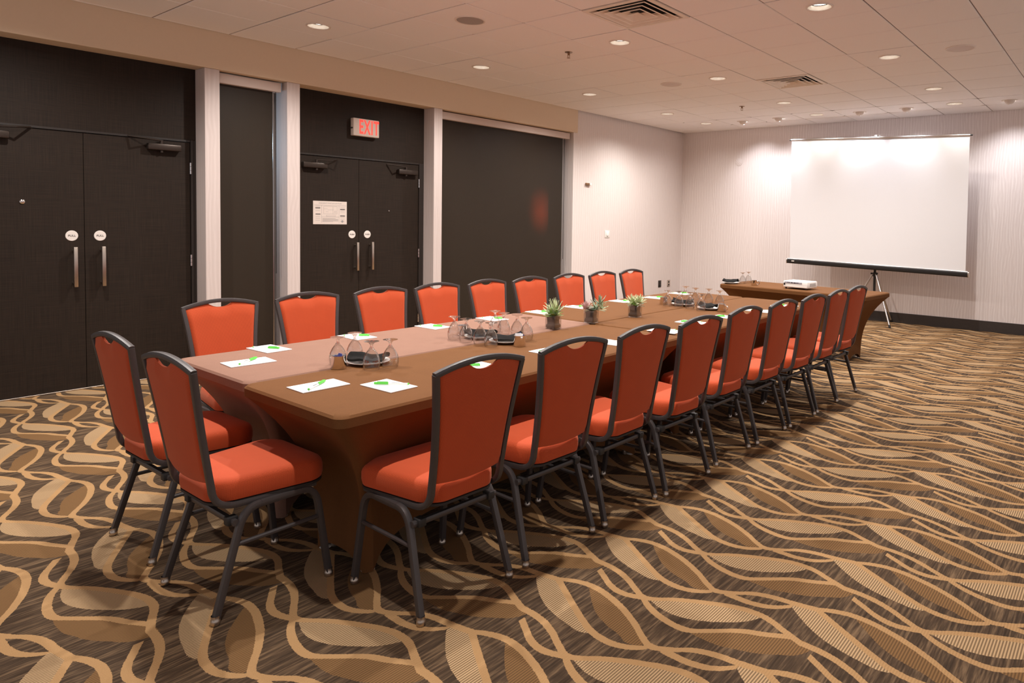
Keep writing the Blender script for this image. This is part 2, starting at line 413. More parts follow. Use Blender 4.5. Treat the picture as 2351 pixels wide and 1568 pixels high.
def tile_mesh(nm, x0, x1, y0, y1, hole=None, hr=.07):
    mb = MB(); gz = .0045; b = .006
    if hole is None:
        o = [(x0+gz, y0+gz), (x1-gz, y0+gz), (x1-gz, y1-gz), (x0+gz, y1-gz)]
        i_ = [(x0+gz+b, y0+gz+b), (x1-gz-b, y0+gz+b), (x1-gz-b, y1-gz-b), (x0+gz+b, y1-gz-b)]
        mb.rings([[(x, y, .018) for x, y in o], [(x, y, .004) for x, y in o], [(x, y, 0) for x, y in i_]])
    else:
        n = 32; hx, hy = hole; ou = []; ci = []
        for j in range(n):
            a = 2*PI*j/n+PI/4; ca, sa = math.cos(a), math.sin(a)
            ci.append((hx+hr*ca, hy+hr*sa))
            t = min(((x1-gz-hx) if ca > 0 else (hx-x0-gz))/max(abs(ca), 1e-9), ((y1-gz-hy) if sa > 0 else (hy-y0-gz))/max(abs(sa), 1e-9))
            ou.append((hx+t*ca, hy+t*sa))
        mb.rings([[(x, y, .018) for x, y in ci], [(x, y, 0) for x, y in ci], [(x, y, 0) for x, y in ou], [(x, y, .018) for x, y in ou]], False, False)
    return mb.mesh(nm, M['tile'], False)
TM = {}
for p in range(-6, PMAX):
    for q in range(QMIN, 10):
        if (p, q) in VENT: continue
        x0 = 0; y0 = 0; x1 = T; y1 = T
        if p == -6:
            x0 = T-((-5*T)-XB)+.002
            if x1-x0 < .02: continue
        if q == 9: y1 = YB-9*T-.002
        hole = None; hr = 0
        for a, b in DOWN:
            if int(math.floor(a)) == p and int(math.floor(b)) == q: hole = (round((a-p)*T, 4), round((b-q)*T, 4)); hr = .082
        for a, b in WASH:
            if int(math.floor(a)) == p and int(math.floor(b)) == q: hole = (round((a-p)*T, 4), round((b-q)*T, 4)); hr = .062
        key = (x0, x1, y0, y1, hole, hr)
        if key not in TM: TM[key] = tile_mesh('ceiling_tile', x0, x1, y0, y1, hole, hr)
        link('ceiling_tile', TM[key], ceil, (p*T, q*T, H))

# ------------------------------------------------------------------ ceiling fixtures
def spot(name, parent, loc, power, color, size, blend, radius, rot=(0, 0, 0)):
    l = bpy.data.lights.new(name, 'SPOT'); l.energy = power; l.color = color; l.spot_size = R(size); l.spot_blend = blend; l.shadow_soft_size = radius
    o = bpy.data.objects.new(name, l); col.objects.link(o); o.parent = parent; o.location = loc; o.rotation_euler = rot
    return o
tr = MB().lathe([(.082, .004), (.082, -.002), (.087, -.006), (.098, -.006), (.100, -.001), (.100, .0)], 36).mesh('trim_ring', M['trimw'])
rf = MB().lathe([(.0815, 0), (.078, .03), (.066, .075), (.052, .11)], 36).mesh('reflector', M['refl'])
ln = MB().lathe([(.001, .030), (.055, .028), (.0755, .034)], 28).mesh('lens', M['lens'])
rown = {-4: 'bulkhead-side row', -1: 'row over the table', 2: 'row over the open carpet', 5: 'far right row'}
for p in (-4, -1, 2):
    qs = sorted(b for a, b in DOWN if int(math.floor(a)) == p)
    for i, b in enumerate(reversed(qs)):
        o_ = ['nearest the back wall', 'second from the back wall', 'third from the back wall', 'fourth from the back wall', 'fifth from the back wall', 'sixth from the back wall', 'seventh from the back wall'][i]
        t = thing('downlight', 'round recessed downlight in the %s, %s' % (rown[p], o_), 'ceiling light', ((p+.5)*T, b*T, H), 0, 'recessed downlights')
        link('trim_ring', tr, t); link('reflector', rf, t); link('lens', ln, t)
        spot('downlight_lamp', t, (0, 0, -.012), DOWN_W*(.22 if b > 8 else 1), DOWN_C, 150, .9, .03)
wnames = ['nearest the papered left wall', 'left of the screen top', 'above the left half of the screen', 'above the right half of the screen', 'right of the screen', 'farthest right']
for i, (a, b) in enumerate(WASH):
    t = thing('wall_washer', 'white half-dome eyeball spotlight by the back wall, '+wnames[i], 'spotlight', (a*T, b*T, H), 0, 'eyeball wall washers')
    MB().lathe([(.056, .0), (.062, -.003), (.088, -.005), (.092, -.001), (.092, 0)], 32).obj('trim_ring', M['trimw'], t)
    dome = MB(); prof = [(.058*math.cos(R(x)), -.052*math.sin(R(x))) for x in (0, 15, 30, 45, 60, 75, 88)]
    # half dome, open towards the wall
    n = 28; vs_ = []; fs = []
    for r_, z_ in prof:
        for j in range(n):
            an = 2*PI*j/n; yy = r_*math.sin(an); vs_.append((r_*math.cos(an), min(yy, .022), z_))
    for i2 in range(len(prof)-1):
        for j in range(n):
            fs.append((i2*n+j, i2*n+(j+1) % n, (i2+1)*n+(j+1) % n, (i2+1)*n+j))
    fs.append(tuple((len(prof)-1)*n+j for j in range(n)))
    dome.add(vs_, fs); dome.obj('eyeball', M['trimw'], t)
    MB().lathe([(.001, 0), (.03, 0), (.03, .006)], 20).obj('lens', M['wlens'], t).matrix_local = Matrix.Translation((0, .026, -.018)) @ Matrix.Rotation(R(-90), 4, 'X')
    spot('washer_lamp', t, (0, .05, -.035), WASH_W, WASH_C, 84, 1.0, .03, (R(36), 0, 0))
spn = ['grey round ceiling speaker grille above the near half of the table', 'round ceiling speaker grille beside the bulkhead-side lights', 'pale round ceiling speaker grille over the open carpet']
for (a, b), lb in zip(SPK, spn):
    t = thing('ceiling_speaker', lb, 'speaker', (a*T, b*T, H), 0, 'ceiling speakers')
    MB().lathe([(.105, 0), (.112, -.006), (.122, -.005), (.124, 0)], 36).obj('bezel', M['trimw'], t)
    MB().lathe([(.0005, -.007), (.06, -.0065), (.108, -.004)], 36).obj('grille', M['spk'] if lb.startswith('grey') else M['spk2'], t)
for (a, b), lb in zip(((-1.52, .53), (-1.48, 6.45)), ('small brass sprinkler head near the square vent above the glasses', 'small brass sprinkler head far back near the papered wall')):
    t = thing('sprinkler', lb, 'sprinkler', (a*T, b*T, H), 0, 'sprinkler heads')
    MB().lathe([(.038, 0), (.037, -.004), (.012, -.006)], 24, cap1=True).obj('escutcheon', M['brass'], t)
    MB().lathe([(.011, -.006), (.011, -.02), (.007, -.024), (.007, -.03)], 14, cap1=True).tube([(-.011, 0, -.02), (-.013, 0, -.04), (-.004, 0, -.055)], .0025, 6).tube([(.011, 0, -.02), (.013, 0, -.04), (.004, 0, -.055)], .0025, 6).obj('frame', M['brass'], t)
    MB().lathe([(.004, -.053), (.017, -.055), (.017, -.057)], 16, cap0=True, cap1=True).obj('deflector', M['brass'], t)
for (p, q), lb in zip(VENT, ('square louvred ceiling vent nearest the camera, dusty around its edge', 'square louvred ceiling vent farther back towards the screen')):
    t = thing('air_vent', lb, 'vent', ((p+.5)*T, (q+.5)*T, H), 0, 'ceiling vents')
    def sqring(r0, z0, r1, z1, r2=None, z2=None):
        rs = []
        for r_, z_ in ((r0, z0), (r1, z1))+(((r2, z2),) if r2 else ()):
            rs.append([(-r_, -r_, z_), (r_, -r_, z_), (r_, r_, z_), (-r_, r_, z_)])
        return rs
    hs = T/2-.006
    MB().rings(sqring(hs, .012, hs, -.004, hs-.034, -.008), False, False).rings(sqring(hs-.034, -.008, hs-.05, .02), False, False).obj('frame', M['dust'], t, False)
    for r_ in (.236, .176, .116):
        MB().rings(sqring(r_+.008, -.012, r_-.006, -.013, r_-.058, .022), False, False).obj('louvre', M['dust'], t, False)
    MB().rings(sqring(.052, -.012, .03, .004), False, True).obj('core', M['dust'], t, False)
    MB().box((-hs+.002, -hs+.002, .028), (hs-.002, hs-.002, .0295)).obj('duct_backing', M['plenum'], t, False)

# ------------------------------------------------------------------ doors
def closer(parent, y, z, s):
    MB().box((XD+.022, y-.13, z-.028), (XD+.075, y+.13, z+.028), .01).obj('closer_body', M['bronze'], parent)
    MB().tube([(XD+.05, y-.02*s, z+.028), (XD+.05, y-.02*s, z+.06)], .014, 10).tube([(XD+.05, y-.02*s, z+.055), (XD+.12, y-.16*s, z+.06), (XD+.03, y-.26*s, z+.075)], .008, 6).obj('closer_arm', M['bronze'], parent)
    MB().tube([(XD+.05, y-.02*s, z-.028), (XD+.05, y-.02*s, z-.046)], .013, 10).obj('closer_knob', M['bronze'], parent)
def pull(parent, y, z0, z1):
    MB().box((XD+.06, y-.013, z0), (XD+.086, y+.013, z1), .003).tube([(XD+.02, y, z0+.03), (XD+.065, y, z0+.03)], .009, 8).tube([(XD+.02, y, z1-.03), (XD+.065, y, z1-.03)], .009, 8).obj('handle', M['steel'], parent)
def disc(parent, y, z, word):
    MB().lathe([(.001, .003), (.040, .003), (.042, .0)], 32, cap1=False).obj('sign_disc', M['disc'], parent).matrix_local = Matrix.Translation((XD+.0205, y, z)) @ Matrix.Rotation(R(90), 4, 'Y')
    text(word, .021, M['ink'], 'lettering', parent, onX(XD+.0245, y, z), 1.1)
def cylinder_lock(parent, y, z, r=.012, nm='lock'):
    MB().lathe([(r, 0), (r, .006), (r*.6, .010), (.001, .010)], 18).obj(nm, M['chrome'], parent).matrix_local = Matrix.Translation((XD+.0205, y, z)) @ Matrix.Rotation(R(90), 4, 'Y')
def door_set(nm, label, ya, ys, yb, yr, word, discs, pulls, closers, locks, hinges, top=2.068):
    d = struct(nm, label)
    MB().box((XD-.06, ya-.10, top+.020), (XD+.012, yr, 2.7215), .002).obj('transom_panel', M['door'], d, False)
    fr = MB().box((XD-.06, ya-.10, top+.004), (XD+.03, yb, top+.020)).box((XD-.06, yb+.004, 0), (XD+.03, yb+.022, top+.0198)).box((XD-.06, yb+.022, 0), (XD+.012, yr, top+.0197))
    fr.obj('frame', M['doorframe'], d, False)
    MB().box((XD-.05, ya-.1, .0), (XD+.03, yb, .012), .003).obj('threshold', M['steel'], d, False)
    for k, (a, b) in enumerate(((ya, ys-.0018), (ys+.0018, yb))):
        lf = MB().box((XD-.03, a, .014), (XD+.020, b, top), .0015).obj('leaf', M['door'], d, False)
        pull(lf, *pulls[k]); disc(lf, *discs[k], word); closer(lf, *closers[k])
        for lk in locks[k]: cylinder_lock(lf, *lk)
        if k == 1:
            for z in hinges:
                hb = MB()
                for m in range(3): hb.tube([(XD+.03, b+.002, z-.05+m*.034), (XD+.03, b+.002, z-.05+m*.034+.031)], .008, 10)
                hb.obj('hinge', M['chrome'], lf)
    return d
door_set('door_1', 'dark double door marked PULL at the left edge', -3.66, -2.868, -2.088, -2.034, 'PULL',
         [(-2.952, 1.245), (-2.764, 1.244)], [(-2.943, .838, 1.156), (-2.756, .835, 1.158)], [(-3.46, 2.0, -1), (-2.30, 2.005, 1)],
         [[(-3.255, 1.505, .016)], []], (1.84, 1.02, .25))
door_set('door_2', 'dark double door marked PUSH under the exit sign', -1.164, -.408, .372, .455, 'PUSH',
         [(-.490, 1.243), (-.303, 1.243)], [(-.455, .853, 1.158), (-.272, .855, 1.16)], [(-.93, 1.955, -1), (.20, 1.958, 1)],
         [[], [(-.03, 1.508, .008)]], (1.84, 1.02, .25), 2.055)
# exit sign
t = thing('exit_sign', 'lit red EXIT sign in a beige box above the PUSH doors', 'exit sign', (XD+.012, -.35, 2.40))
MB().box((.001, -.157, -.094), (.062, .157, .094), .008).obj('housing', M['exitbox'], t)
text('EXIT', .212, M['exitred'], 'lettering', t, Matrix.Translation((0, .03, -.002)) @ onX(.0625, 0, 0), .50, .002, .0035, 1.16)
MB().box((.0, -.159, -.02), (.05, -.1572, -.005)).obj('test_button', M['ink'], t, False)
# evacuation plan
t = thing('evacuation_plan', 'white evacuation plan notice on the left PUSH door', 'notice', (XD+.0205, -.743, 1.472))
MB().box((0, -.190, -.121), (.002, .190, .121)).obj('sheet', M['planpaper'], t, False)
text('EMERGENCY EVACUATION PLAN', .017, M['greyink'], 'title', t, onX(.0022, 0, .098), 1.0, .0002)
ln_ = MB(); a = .0021; b = .0026
def rect(y0, z0, y1, z1): ln_.box((a, y0, z0), (b, y1, z1))
def frm(y0, z0, y1, z1, w=.0015): rect(y0, z0, y1, z0+w); rect(y0, z1-w, y1, z1); rect(y0, z0, y0+w, z1); rect(y1-w, z0, y1, z1)
rect(-.18, .076, .18, .078); rect(-.098, -.105, -.0965, .076); rect(.098, -.105, .0995, .076); rect(-.098, -.045, .098, -.043)
frm(-.075, -.012, .078, .066); rect(-.03, .03, .04, .0315); rect(.03, -.012, .0315, .066); rect(-.075, .04, -.03, .0415); rect(-.05, .01, -.02, .0115); frm(-.045, -.038, .06, -.025)
frm(.045, 0, .065, .02)
for i in range(6): rect(-.088, -.06-.007*i, .09-.03*(i == 0)-.06*(i == 5), -.0575-.007*i)
for z in (.064, .04, .02, -.018, -.04, -.06, -.08):
    rect(-.165, z, -.115, z+.002); rect(.115, z-.01, .165, z-.008)
ln_.obj('plan_lines', M['greyink'], t, False)
MB().box((.0021, -.166, .045), (.0028, -.112, .053)).box((.0021, -.164, -.02), (.0028, -.110, -.012)).box((.0021, .112, .034), (.0028, .168, .042)).box((.0021, .112, -.036), (.0028, .168, -.028)).obj('heading_bars', M['ink'], t, False)
MB().lathe([(.001, .0028), (.013, .0028)], 20).obj('seal', M['greyink'], t).matrix_local = Matrix.Translation((0, .138, -.09)) @ Matrix.Rotation(R(90), 4, 'Y')

# ------------------------------------------------------------------ windows and roller shades
def window(nm, label, ya, yb):
    w = struct(nm, label)
    MB().box((-3.42, ya, 0), (-3.36, ya+.04, 2.7215)).box((-3.42, yb-.04, 0), (-3.36, yb, 2.7215)).box((-3.42, ya+.04, 0), (-3.36, yb-.04, .06)).box((-3.42, ya+.04, 2.66), (-3.36, yb-.04, 2.7215)).obj('frame', M['bronze'], w, False)
    MB().box((-3.395, ya+.04, .06), (-3.389, yb-.04, 2.66)).obj('pane', M['pane'], w, False)
window('window_1', 'narrow glazed panel behind a dark roller shade', -1.908, -1.294)
window('window_2', 'wide glazed panel behind a dark roller shade', .576, 2.986)
def shade(label, ya, yb, fy0, fy1):
    t = thing('roller_shade', label, 'roller shade', (-3.20, (ya+yb)/2, 2.62), 0, 'roller shades'); hw = (yb-ya)/2; c = (ya+yb)/2
    MB().box((-.045, -hw, 0), (.045, hw, .088), .004).obj('cassette', M['cassette'], t)
    MB().box((-.006, fy0-c, -2.55), (-.003, fy1-c, .01)).obj('fabric', M['shade'], t, False)
    MB().box((-.014, fy0-c, -2.60), (.006, fy1-c, -2.55), .003).obj('bottom_bar', M['bronze'], t)
    MB().box((-.012, fy1-c+.004, -2.6), (-.006, fy1-c+.012, .005)).obj('side_channel', M['alu'], t, False)
    MB().tube([(.012, fy1-c+.024, .0), (.012, fy1-c+.024, -1.75)], .0035, 6).obj('pull_chain', M['black'], t)
    return t
shade('dark mesh roller shade in the narrow window between two pillars', -1.885, -1.325, -1.880, -1.385)
shade('wide dark mesh roller shade with a pale cassette by the papered wall', .600, 2.945, .602, 2.84)
# corridor beyond: unseen lamp added to light the window edge, framed picture, red glow
t = thing('added_corridor_lamp', 'unseen cool lamp added in the corridor to light the window edge', 'lamp', (-4.0, -1.95, 2.3))
MB().lathe([(.001, -.05), (.09, -.045), (.11, .0), (.11, .02)], 24).obj('diffuser', emis('cool_diffuser', (.75, .86, 1), 3), t)
MB().tube([(0, 0, .02), (0, 0, .747)], .01, 8).obj('stem', M['bronze'], t)
l = bpy.data.lights.new('added_corridor_bulb', 'POINT'); l.energy = 22; l.color = (.55, .76, 1); l.shadow_soft_size = .1
o = bpy.data.objects.new('added_corridor_bulb', l); col.objects.link(o); o.parent = t; o.location = (0, 0, -.12)
t = thing('corridor_picture', 'faint framed picture glimpsed through the narrow dark shade', 'picture', (-6.08, .35, 1.75))
MB().box((-.02, -.42, -.5), (.02, .42, .5), .006).obj('frame', plain('pic_frame', srgb(190, 180, 160), .6), t)
MB().box((.0205, -.36, -.44), (.023, .36, .44)).obj('print', plain('pic_print', srgb(90, 74, 60), .7), t, False)
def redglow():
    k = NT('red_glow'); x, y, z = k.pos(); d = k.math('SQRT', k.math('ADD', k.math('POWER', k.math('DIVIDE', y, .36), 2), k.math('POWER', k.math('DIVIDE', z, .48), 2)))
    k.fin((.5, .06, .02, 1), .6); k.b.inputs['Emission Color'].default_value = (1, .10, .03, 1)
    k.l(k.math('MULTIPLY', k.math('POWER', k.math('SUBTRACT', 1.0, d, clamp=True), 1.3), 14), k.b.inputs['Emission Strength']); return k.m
t = thing('red_glow_panel', 'red glow glimpsed through the wide dark shade', 'wall light', (-5.2, 4.50, 1.60))  # guessed panel; the glow's soft falloff is painted into its emission
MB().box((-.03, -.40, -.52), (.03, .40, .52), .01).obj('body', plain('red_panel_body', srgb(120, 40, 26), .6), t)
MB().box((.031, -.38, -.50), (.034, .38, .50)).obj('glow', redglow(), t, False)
MB().tube([(0, 0, -.52), (0, 0, -1.59)], .02, 8).lathe([(.18, -1.599), (.18, -1.58), (.02, -1.575)], 20, cap0=True).obj('stand', M['bronze'], t)

# ------------------------------------------------------------------ wall fittings
t = thing('wall_sensor', 'small beige sensor box high on the papered left wall', 'sensor', (-3.119, 3.32, 1.985))
MB().box((0, -.05, -.018), (.03, .02, .018), .003).obj('body', M['brass'], t); MB().box((.001, .021, -.016), (.034, .065, .014), .003).obj('cover', M['white'], t)
t = thing('light_switch', 'white light switch on the papered left wall', 'switch', (-3.119, 3.83, 1.232))
MB().box((0, -.06, -.056), (.007, .06, .056), .003).obj('plate', M['white'], t); MB().box((.0072, -.026, -.03), (.014, .026, .03), .003).obj('rocker', M['paper'], t); MB().box((.0072, -.004, -.044), (.011, .004, -.033)).obj('slider', M['ink'], t, False)
t = thing('wall_socket', 'dark wall socket plate low on the papered left wall', 'socket', (-3.119, 5.37, .352))
MB().box((0, -.045, -.06), (.006, .045, .06), .002).obj('plate', M['bronze'], t); MB().box((.0062, -.03, .008), (.008, .03, .042), .001).box((.0062, -.03, -.042), (.008, .03, -.008), .001).obj('insert', M['black'], t)
t = thing('wall_socket', 'steel double socket low on the papered wall, nearest the room corner', 'socket', (-3.119, 5.66, .345))
MB().box((0, -.045, -.06), (.006, .045, .06), .002).obj('plate', M['steel'], t)
for z in (.024, -.024): MB().lathe([(.001, .003), (.017, .003), (.018, 0)], 18).obj('outlet', M['black'], t).matrix_local = Matrix.Translation((.0062, 0, z)) @ Matrix.Rotation(R(90), 4, 'Y')
t = thing('blank_cover', 'pale round blank cover high on the back wall', 'cover', (-1.99, YB-.001, 2.49))
MB().lathe([(.001, .009), (.06, .008), (.066, .004), (.066, 0)], 32).obj('cover', M['wallpaper'], t).matrix_local = Matrix.Rotation(R(90), 4, 'X')
MB().lathe([(.003, .0105), (.0005, .011)], 10).obj('screw', M['steel'], t).matrix_local = Matrix.Rotation(R(90), 4, 'X')

# ------------------------------------------------------------------ tables (stretch covers over folding tables)
def table_cover(L, W, ends=.23, sides=.185, seed=0, peak=None):
    # long axis = local y, top at z=TZ
    rnd = random.Random(seed); mb = MB(); rc = .045; n = 7; per = []
    base = rrect(-W/2, W/2, -L/2, L/2, rc, n); m = len(base); pts = []
    for i in range(m):
        x0, y0 = base[i]; x1, y1 = base[(i+1) % m]; d = math.hypot(x1-x0, y1-y0); k = max(1, int(d/.06))
        for j in range(k): pts.append((x0+(x1-x0)*j/k, y0+(y1-y0)*j/k))
    N = len(pts)
    def info(x, y):
        cx = abs(x)/(W/2); cy = abs(y)/(L/2)
        return cx, cy
    FW, FL = W/2-sides, L/2-ends
    rs = []
    top = TZ
    rs.append([(x*.80, y*.94, top) for x, y in pts])
    rs.append([(x*(1-.03/(W/2)), y*(1-.03/(L/2)), top) for x, y in pts])
    rs.append([(x*(1-.008/(W/2)), y*(1-.008/(L/2)), top-.003) for x, y in pts])
    rs.append([(x, y, top-.012) for x, y in pts])
    rs.append([(x, y, top-.046) for x, y in pts])
    rs.append([(x*(1-.012/(W/2)), y*(1-.012/(L/2)), top-.056) for x, y in pts])
    K = 14
    for kk in range(1, K+1):
        t_ = kk/K; e = 1-(1-t_)**3.0; ring = []
        for x, y in pts:
            u_ = min(1, abs(x)/(W/2-rc)); v_ = min(1, abs(y)/(L/2-rc))
            fx = x*FW/(W/2); fy = y*FL/(L/2)
            he = (1-u_**3) if v_ >= 1 else 0; hs_ = (1-v_**6) if u_ >= 1 else 0
            hem = .055*he+.11*hs_
            px_ = x*(1-.012/(W/2)); py_ = y*(1-.012/(L/2))
            X_ = px_+(fx-px_)*e; Y_ = py_+(fy-py_)*e
            Y_ -= math.copysign(.05*(1-u_**2)*(v_ >= 1)*math.sin(PI*min(t_*1.1, 1)), Y_)
            X_ -= math.copysign(.10*(1-v_**8)*(u_ >= 1)*math.sin(PI/2*t_), X_)
            zb = .004+hem
            ring.append((X_, Y_, (top-.056)+(zb-(top-.056))*t_))
        rs.append(ring)
    mb.rings(rs, True, False)
    return mb
def table(label, loc, L, W, mat, rotz=0, seed=0, z=0):
    t = thing('covered_table', label, 'table', loc, rotz, 'cloth covered tables')
    table_cover(L, W, seed=seed).obj('cover', mat, t)
    FW, FL = W/2-.185, L/2-.23
    MB().box((-W/2+.02, -L/2+.02, TZ-.036), (W/2-.02, L/2-.02, TZ-.006)).obj('tabletop', M['pan'], t, False)
    for sx in (-1, 1):
        for sy in (-1, 1):
            MB().tube([(sx*(FW-.05), sy*(FL-.06), .004), (sx*(FW-.05), sy*(FL-.06), TZ-.04)], .013, 8).lathe([(.0165, .003), (.0165, .02)], 12, (sx*(FW-.05), sy*(FL-.06), 0), True, True).obj('leg', M['steel'], t)
            # plastic foot pocket at the corner of the cover
            c = (sx*(FW-.03), sy*(FL-.03), 0)
            MB().lathe([(.026, .002), (.028, .006), (.024, .009), (.001, .009)], 14, c).obj('foot_pocket', M['trimw'], t)
    return t
TL = 2.36; TW = .748
table('mauve-brown stretch-covered table at the near end, doors side', (.077, -3.315+TL/2, 0), TL, TW, M['cloth2'], seed=1)
table('brown stretch-covered table at the near end, open carpet side', (.836, -3.345+TL/2, 0), TL, TW, M['cloth'], seed=2)
table('brown stretch-covered table at the far end, doors side', (.072, -.945+TL/2, 0), TL, TW, M['cloth'], seed=3)
table('brown stretch-covered table at the far end, open carpet side', (.828, -.968+TL/2, 0), TL, TW, M['cloth'], seed=4)
SC = Vector((.455, 2.83)); SA = R(-5)      # side table centre and turn
t_side = table('brown stretch-covered side table below the projection screen', (SC.x, SC.y, -.006), 1.76, .70, M['cloth'], SA-PI/2, 5)

# ------------------------------------------------------------------ chairs
def bez(p0, p1, p2, n=6):
    p0, p1, p2 = map(Vector, (p0, p1, p2))
    return [p0*(1-t)**2+p1*2*t*(1-t)+p2*t*t for t in [i/n for i in range(n+1)]]
def hw(z):                      # half width of the back frame
    z0, z1 = .46, .905; t = max(0, min(1, (z-z0)/(z1-z0)))
    return .164+.040*t**1.8
def yb_(z): return -.203-.075*max(0, (z-.46)/.445)
def make_chair():
    t = thing('banquet_chair', 'x', 'chair')
    # seat: rounded trapezoid cushion
    outl = []
    for x, y in rrect(-1, 1, -1, 1, .36, 8):
        q_ = (y+1)/2; w = .148+.068*(1-(1-q_)**2.4); yy = .006+y*.211
        if y > .6: yy += .012*(1-x*x)
        outl.append((x*w, yy))
    def ring(s_, z, sag=0):
        return [(x*s_, .005+(y-.005)*s_, z) for x, y in outl]
    MB().rings([ring(.93, .405), ring(.985, .409), ring(1.0, .425), ring(1.0, .452), ring(.985, .468), ring(.95, .480), ring(.86, .489), ring(.6, .494), ring(.25, .495)]).obj('seat', M['orange'], t)
    MB().rings([ring(.96, .392), ring(.985, .395), ring(.985, .404)]).obj('seat_pan', M['pan'], t)
    # back frame: two J shaped uprights and the arched top rail
    fm = MB()
    for s_ in (-1, 1):
        zs = [.905, .87, .82, .76, .70, .64, .58, .52, .475]
        path = [Vector((s_*hw(z), yb_(z), z)) for z in zs]
        j = bez(path[-1], (s_*.164, -.202, .392), (s_*.168, -.115, .391), 7)
        path += j[1:]+[Vector((s_*.185, .06, .391)), Vector((s_*.192, .17, .391))]
        fm.tube(path, .0115, 12, square=5)
    n = 13; zc = lambda x: .905+.032*(1-(x/.202)**2)
    fm.tube([(x, yb_(.905)-.008*(1-(x/.202)**2), zc(x)) for x in [-.2095+.419*i/n for i in range(n+1)]], .0112, 12, square=5, upv=(0, 1, 0))
    fm.obj('back_frame', M['frame'], t)
    # back cushion with hand-hold notch
    cols_ = 60; rows = 12; F = []; Bk = []
    for i in range(cols_+1):
        u = -1+2*i/cols_; fr = []; bk = []
        ztop = zc(u*.19)-.012
        ax = abs(u*.19)
        if ax < .064: ztop -= .026*(1-(ax/.064)**2.2)
        zbot = .490-.010*(1-u*u)
        for j in range(rows+1):
            v = j/rows; z = zbot+(ztop-zbot)*v; x = u*(hw(min(z, .905))-.010)
            e = min(1, (1-abs(u))/.10)*min(1, v/.05+.0)*min(1, (1-v)/.05)
            e = max(0, e)**.5
            y = yb_(min(z, .94)); dish = .012*(1-u*u)
            fr.append((x, y-dish+.006+.014*e, z)); bk.append((x, y-dish-.002-.010*e, z))
        F.append(fr); Bk.append(bk)
    mb = MB(); C1 = cols_+1; R1 = rows+1
    vs_ = [p for c_ in F for p in c_]+[p for c_ in Bk for p in c_]; fs = []; o_ = C1*R1
    for i in range(cols_):
        for j in range(rows):
            a = i*R1+j; fs.append((a, a+R1, a+R1+1, a+1)); fs.append((o_+a, o_+a+1, o_+a+R1+1, o_+a+R1))
    for i in range(cols_):
        for j in (0, rows):
            a = i*R1+j; fs.append((a, a+R1, o_+a+R1, o_+a))
    for j in range(rows):
        for i in (0, cols_):
            a = i*R1+j; fs.append((a, a+1, o_+a+1, o_+a))
    mb.add(vs_, fs).obj('backrest', M['orange'], t)
    # legs, rails, stretchers
    for s_ in (-1, 1):
        foot_r = (s_*.213, -.215, .018); foot_f = (s_*.213, .215, .018)
        kr = (s_*.196, -.128, .30); kf = (s_*.197, .180, .30)
        ar = bez(kr, (s_*.193, -.110, .378), (s_*.193, -.045, .378), 7)
        af = bez((s_*.193, .105, .378), (s_*.193, .172, .378), kf, 7)
        rear = MB().tube([foot_r]+ar, .0125, 12, square=5).obj('leg', M['frame'], t)
        front = MB().tube(af+[foot_f], .0125, 12, square=5).obj('leg', M['frame'], t)
        MB().tube([(s_*.193, -.045, .378), (s_*.193, .105, .378)], .0125, 12, square=5).obj('side_rail', M['frame'], t)
        for lg, ft in ((rear, foot_r), (front, foot_f)):
            MB().lathe([(.015, -.016), (.0165, -.010), (.0165, 0), (.0145, .003), (.0145, .016)], 14, ft, True, False).obj('glide', M['steel'], lg)
        MB().tube([(s_*.199, -.142, .255), (s_*.200, .188, .255)], .0085, 8).obj('stretcher', M['frame'], t)
    MB().tube([(-.198, -.138, .335), (.198, -.138, .335)], .0105, 10, square=5, upv=(0, 1, 0)).obj('cross_bar', M['frame'], t)
    for s_ in (-1, 1):
        MB().box((s_*.165-.016, -.158, .322), (s_*.165+.016, -.120, .352), .003).obj('bumper', M['rubber'], t)
    return t
RC = [(1.262,-2.967),(1.268,-2.44),(1.285,-1.94),(1.318,-1.44),(1.302,-.88),(1.32,-.35),(1.342,.15),(1.348,.64),(1.345,1.12)]
LC = [(-.528,-2.883),(-.54,-2.351),(-.53,-1.812),(-.518,-1.318),(-.498,-.817),(-.470,-.354),(-.478,.178),(-.445,.652),(-.437,1.14)]
ORD = ['first', 'second', 'third', 'fourth', 'fifth', 'sixth', 'seventh', 'eighth', 'ninth']
ch0 = make_chair(); used = False
spots = []
for i, (x, y) in enumerate(RC): spots.append((x, y, PI/2+R(random.uniform(-2.2, 1.0)), 'orange banquet chair on the open carpet side, %s from the near end' % ORD[i], 'chairs along the open carpet side'))
for i, (x, y) in enumerate(LC): spots.append((x, y, -PI/2+R(random.uniform(-2, 2)), 'orange banquet chair on the doors side, %s from the near end' % ORD[i], 'chairs along the doors side'))
spots.append((.700, -3.425, R(.7), 'orange banquet chair at the near end of the table, closest to the camera', 'chairs at the near end'))
spots.append((.066, -3.405, R(1.0), 'orange banquet chair at the near end of the table, nearer the doors', 'chairs at the near end'))
for k, (x, y, rz, lb, gp) in enumerate(spots):
    if k == 0: ch0.location = (x, y, 0); ch0.rotation_euler = (0, 0, rz); ch0['label'] = lb; ch0['group'] = gp
    else: dup(ch0, (x, y, 0), rz, lb, gp)

